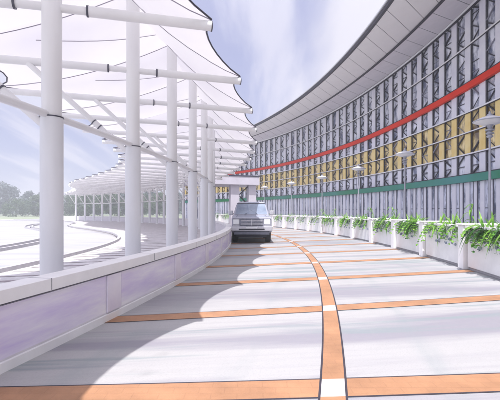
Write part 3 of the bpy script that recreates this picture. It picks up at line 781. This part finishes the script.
a = MB(); rb(a, -0.26, 0.26, -0.176, -0.169, 0.725, 0.815, 'headlamp'); a.build('blank_plate', bu)
a = MB(); rb(a, -0.93, 0.93, 0.012, 0.05, 1.185, 1.20, 'undercar'); a.build('bonnet_gap', tr)
for s in (-1, 1):
    a = MB(); a.path([(s*0.80, 0.22, 1.275), (s*0.72, 0.8, 1.335), (s*0.70, 1.4, 1.362)], 0.012, 'body', 6); a.build('bonnet_crease', tr)
    a = MB(); rb(a, min(s*0.22, s*0.52), max(s*0.22, s*0.52), 2.62, 2.75, 1.36, 1.62, 'undercar'); a.build('seat_back', tr)
for s in (-1, 1):
    a = MB(); a.path([(s*0.35, 1.42, 1.40), (s*0.20, fy(1.5)-0.03, 1.48), (s*-0.02, fy(1.62)-0.035, 1.60)], 0.009, 'undercar', 5); a.build('wiper', tr)
tth = 1.6
tr.location = P(43.57, tth, 0.003); tr.rotation_euler = (0, 0, rad(tth)-0.02); tr.scale = (1.05, 1.05, 1.05)

# ------------------------------------------------------------------ trees beyond the drive
def make_tree(seed, h, w_, mt, label, trunk_h=0.06):
    rnd = random.Random(seed)
    o = empty('broadleaf_tree', (0, 0, 0), label, 'tree', 'hazy trees beyond the drive')
    a = MB()
    a.path([(0, 0, 0), (rnd.uniform(-.1, .1), rnd.uniform(-.1, .1), h*trunk_h), (rnd.uniform(-.25, .25), rnd.uniform(-.2, .2), h*0.62), (0, 0, h*0.86)], lambda f: 0.030*h*(1-0.85*f), 'bark', 8)
    cl = []
    nb = 17
    for i in range(nb):
        z = h*lerp(trunk_h+0.06, 0.9, i/(nb-1)); f = i/(nb-1)
        wr = w_*(0.55+0.55*math.sin(math.pi*(0.18+0.75*f)))*rnd.uniform(0.5, 0.85)
        an = i*2.4+rnd.uniform(-.5, .5)
        c = Vector((math.cos(an)*wr, math.sin(an)*wr, z+rnd.uniform(-.03, .05)*h))
        if f > 0.9: c.x *= 0.35; c.y *= 0.35
        a.path([(0, 0, z*0.72), Vector((0, 0, z*0.78)).lerp(c, 0.5), c], lambda q: 0.011*h*(1-0.8*q), 'bark', 5)
        cl.append((c, rnd.uniform(0.36, 0.52)*w_))
    a.build('trunk', o, smooth=True)
    a = MB()
    for c, r in cl:
        for q in range(190):
            d = Vector((rnd.gauss(0, 1), rnd.gauss(0, 1), rnd.gauss(0, 0.8))).normalized()
            p = c+d*r*(rnd.random()**0.45)
            s_ = rnd.uniform(0.14, 0.30)*h/8
            n_ = (d*0.6+Vector((rnd.uniform(-1, 1), rnd.uniform(-1, 1), rnd.uniform(-.3, 1)))).normalized()
            u = n_.orthogonal().normalized()*s_; v_ = n_.cross(u).normalized()*s_*0.7
            a.add([p-u, p-v_, p+u, p+v_], [(0, 1, 2, 3)], mt)
    a.build('crown', o)
    return o
protos = [make_tree(1, 8.0, 3.0, 'crown', ''), make_tree(2, 9.0, 2.6, 'crownblue', ''), make_tree(3, 6.5, 3.4, 'crown', ''), make_tree(4, 10.0, 3.6, 'crownblue', '')]
# (x/depth of the view, depth in eye heights, kind, scale, label)
spots = [(-0.80, 70, 3, 1.0, 'tall bluish tree outside the left edge of the view'),
         (-0.665, 66, 0, 0.85, 'green tree cut by the left edge of the picture'),
         (-0.615, 74, 3, 0.98, 'tallest bluish round-headed tree near the left edge'),
         (-0.585, 58, 2, 0.62, 'low green tree before the tall left one'),
         (-0.555, 70, 1, 0.74, 'narrow bluish tree right of the tallest left tree'),
         (-0.53, 62, 0, 0.66, 'small green tree just left of the nearest column'),
         (-0.50, 72, 1, 0.85, 'bluish tree mostly behind the nearest column'),
         (-0.46, 62, 2, 0.78, 'broad green tree just right of the nearest column'),
         (-0.43, 74, 3, 0.76, 'bluish tree between the two nearest columns, left one'),
         (-0.405, 63, 2, 0.88, 'broad low green tree midway between the two nearest columns'),
         (-0.375, 72, 1, 0.84, 'bluish tree behind the far canopy tip'),
         (-0.35, 64, 0, 0.80, 'green tree behind the thin far canopy columns'),
         (-0.32, 74, 3, 0.80, 'bluish tree just left of the second column'),
         (-0.275, 66, 2, 0.9, 'green tree just right of the second column'),
         (-0.25, 74, 1, 0.9, 'bluish tree between the second and third columns'),
         (-0.225, 68, 0, 0.8, 'green tree just left of the third column'),
         (-0.19, 78, 3, 0.8, 'bluish tree right of the third column')]
used = set()
for i, (q, z, kd, sc_, lab) in enumerate(spots):
    o = protos[kd] if kd not in used else copy_tree(protos[kd])
    used.add(kd); fz = 1.7; o.location = (q*z*H*fz, z*H*fz, -0.3); o.rotation_euler = (0, 0, i*1.7); o.scale = (sc_*1.25*fz, sc_*1.25*fz, sc_*fz); o['label'] = lab
# low wooded hill on the horizon
vs = []; fs = []; nx, ny = 60, 8
for i in range(nx+1):
    for j in range(ny+1):
        x = lerp(-520, 120, i/nx); y = lerp(300, 520, j/ny)
        z = -1+ (14+9*noise.noise(Vector((x*0.012, 3.3, 0)))+3*noise.noise(Vector((x*0.06, y*0.05, 1))))*math.sin(math.pi*min(1, j/ny*0.5+0.0))
        vs.append((x, y, z))
for i in range(nx):
    for j in range(ny): q = i*(ny+1)+j; fs.append((q, q+1, q+ny+2, q+ny+1))
a = MB(); a.add(vs, fs, 'hill'); struct(a.build('hills', smooth=True))

# ------------------------------------------------------------------ haze
HZ = 0.0027
if HZ > 0:
    a = MB(); a.box(-1600, 1600, -1600, 1600, -1.3, 30, 'joint'); hz = a.build('haze'); hz['kind'] = 'stuff'
    hm = bpy.data.materials.new('haze'); hm.use_nodes = True; nt = hm.node_tree
    for n_ in list(nt.nodes):
        if n_.type == 'BSDF_PRINCIPLED': nt.nodes.remove(n_)
    pv = nt.nodes.new('ShaderNodeVolumePrincipled'); pv.inputs['Color'].default_value = (0.86, 0.90, 0.98, 1); pv.inputs['Density'].default_value = HZ
    nt.links.new(pv.outputs[0], nt.nodes['Material Output'].inputs['Volume'])
    hz.data.materials.clear(); hz.data.materials.append(hm)

# ------------------------------------------------------------------ light
to_sun = Vector((-0.10, -0.40, 1.0)).normalized()
sl = bpy.data.lights.new('sun', 'SUN'); sl.energy = 2.8; sl.angle = rad(0.5); sl.color = (1.0, 0.965, 0.92)
so = bpy.data.objects.new('sun', sl); COL.objects.link(so); so.rotation_euler = to_sun.to_track_quat('Z', 'Y').to_euler()
wd = bpy.data.worlds.new('World'); scene.world = wd; wd.use_nodes = True
nt = wd.node_tree; N, L = nt.nodes, nt.links
bg = N['Background']; bg.inputs['Strength'].default_value = 0.13
sky = N.new('ShaderNodeTexSky'); sky.sky_type = 'NISHITA'; sky.sun_disc = False
sky.sun_elevation = math.asin(to_sun.z); sky.sun_rotation = math.atan2(to_sun.x, to_sun.y)
sky.air_density = 1.0; sky.dust_density = 1.5; sky.ozone_density = 1.5
tc = N.new('ShaderNodeTexCoord')
sep = N.new('ShaderNodeSeparateXYZ'); L.new(tc.outputs['Generated'], sep.inputs[0])
def mth(op, a_, b_):
    n_ = N.new('ShaderNodeMath'); n_.operation = op
    for i, v in enumerate((a_, b_)):
        if isinstance(v, (int, float)): n_.inputs[i].default_value = v
        else: L.new(v, n_.inputs[i])
    return n_.outputs[0]
zz = mth('ADD', mth('MAXIMUM', sep.outputs['Z'], 0.0), 0.16)
cb = N.new('ShaderNodeCombineXYZ'); L.new(mth('DIVIDE', sep.outputs['X'], zz), cb.inputs[0]); L.new(mth('DIVIDE', sep.outputs['Y'], zz), cb.inputs[1])
def cloud(scale, rot, st, lo, hi, off):
    mp = N.new('ShaderNodeMapping'); mp.inputs['Rotation'].default_value = (0, 0, rot); mp.inputs['Scale'].default_value = st; mp.inputs['Location'].default_value = off
    L.new(cb.outputs[0], mp.inputs['Vector'])
    nz = N.new('ShaderNodeTexNoise'); nz.inputs['Scale'].default_value = scale; nz.inputs['Detail'].default_value = 7; nz.inputs['Roughness'].default_value = 0.55; nz.inputs['Distortion'].default_value = 0.3
    L.new(mp.outputs[0], nz.inputs['Vector'])
    mr = N.new('ShaderNodeMapRange'); mr.interpolation_type = 'SMOOTHSTEP'; mr.inputs['From Min'].default_value = lo; mr.inputs['From Max'].default_value = hi
    L.new(nz.outputs['Fac'], mr.inputs['Value']); return mr.outputs['Result']
def mixc(f, a_, b_):
    mx = N.new('ShaderNodeMix'); mx.data_type = 'RGBA'
    if isinstance(f, float): mx.inputs['Factor'].default_value = f
    else: L.new(f, mx.inputs['Factor'])
    for s, v in (('A', a_), ('B', b_)):
        if isinstance(v, tuple): mx.inputs[s].default_value = (*v, 1)
        else: L.new(v, mx.inputs[s])
    return mx.outputs['Result']
veil = mixc(0.86, sky.outputs['Color'], (1.58, 1.60, 2.50))                      # thin lavender overcast
def cloud_bank():
    mp = N.new('ShaderNodeMapping'); mp.inputs['Rotation'].default_value = (0, 0, -0.8); mp.inputs['Scale'].default_value = (1.0, 0.35, 1); mp.inputs['Location'].default_value = (2.3, 0.4, 0)
    L.new(cb.outputs[0], mp.inputs['Vector'])
    nz = N.new('ShaderNodeTexNoise'); nz.inputs['Scale'].default_value = 0.9; nz.inputs['Detail'].default_value = 7; nz.inputs['Distortion'].default_value = 0.4
    L.new(mp.outputs[0], nz.inputs['Vector'])
    v = mth('ADD', nz.outputs['Fac'], mth('MULTIPLY', mth('SUBTRACT', sep.outputs['X'], 0.05), 0.9))      # the bank thickens to the right
    mr = N.new('ShaderNodeMapRange'); mr.interpolation_type = 'SMOOTHSTEP'; mr.inputs['From Min'].default_value = 0.46; mr.inputs['From Max'].default_value = 0.66
    L.new(v, mr.inputs['Value']); return mr.outputs['Result']
c1 = cloud_bank()
c2 = cloud(1.8, -0.75, (1.6, 0.22, 1), 0.45, 0.62, (7.1, 3.0, 0))
cc = mixc(mth('MULTIPLY', c2, 0.8), veil, (2.95, 2.92, 3.45))
cc = mixc(mth('MULTIPLY', c1, 0.85), cc, (3.4, 3.3, 3.6))
# extra sky glow added round the sun, high behind the viewer, to brighten the facade
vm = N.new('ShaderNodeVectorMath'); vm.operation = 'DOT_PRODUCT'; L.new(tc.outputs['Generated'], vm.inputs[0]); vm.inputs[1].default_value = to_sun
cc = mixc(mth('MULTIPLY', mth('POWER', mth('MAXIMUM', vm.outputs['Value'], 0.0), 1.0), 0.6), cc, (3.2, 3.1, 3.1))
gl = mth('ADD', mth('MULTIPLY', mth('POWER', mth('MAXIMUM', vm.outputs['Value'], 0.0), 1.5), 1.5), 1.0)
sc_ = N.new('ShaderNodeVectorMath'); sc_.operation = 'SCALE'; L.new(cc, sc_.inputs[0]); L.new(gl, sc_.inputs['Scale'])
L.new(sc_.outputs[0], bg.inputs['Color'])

# ------------------------------------------------------------------ camera
cam = bpy.data.cameras.new('camera'); co = bpy.data.objects.new('camera', cam); COL.objects.link(co)
co.location = (0, 0, H); co.rotation_euler = (rad(90), 0, 0)
cam.sensor_width = 36; cam.lens = 28.8; cam.shift_y = 0.024; cam.clip_start = 0.05; cam.clip_end = 5000
scene.camera = co
vs_ = scene.view_settings
vs_.view_transform = 'Standard'; vs_.look = 'None'; vs_.gamma = 1; vs_.use_curve_mapping = False; vs_.exposure = 1.15
scene.cycles.max_bounces = 8; scene.cycles.transparent_max_bounces = 8
scene.cycles.volume_bounces = 0
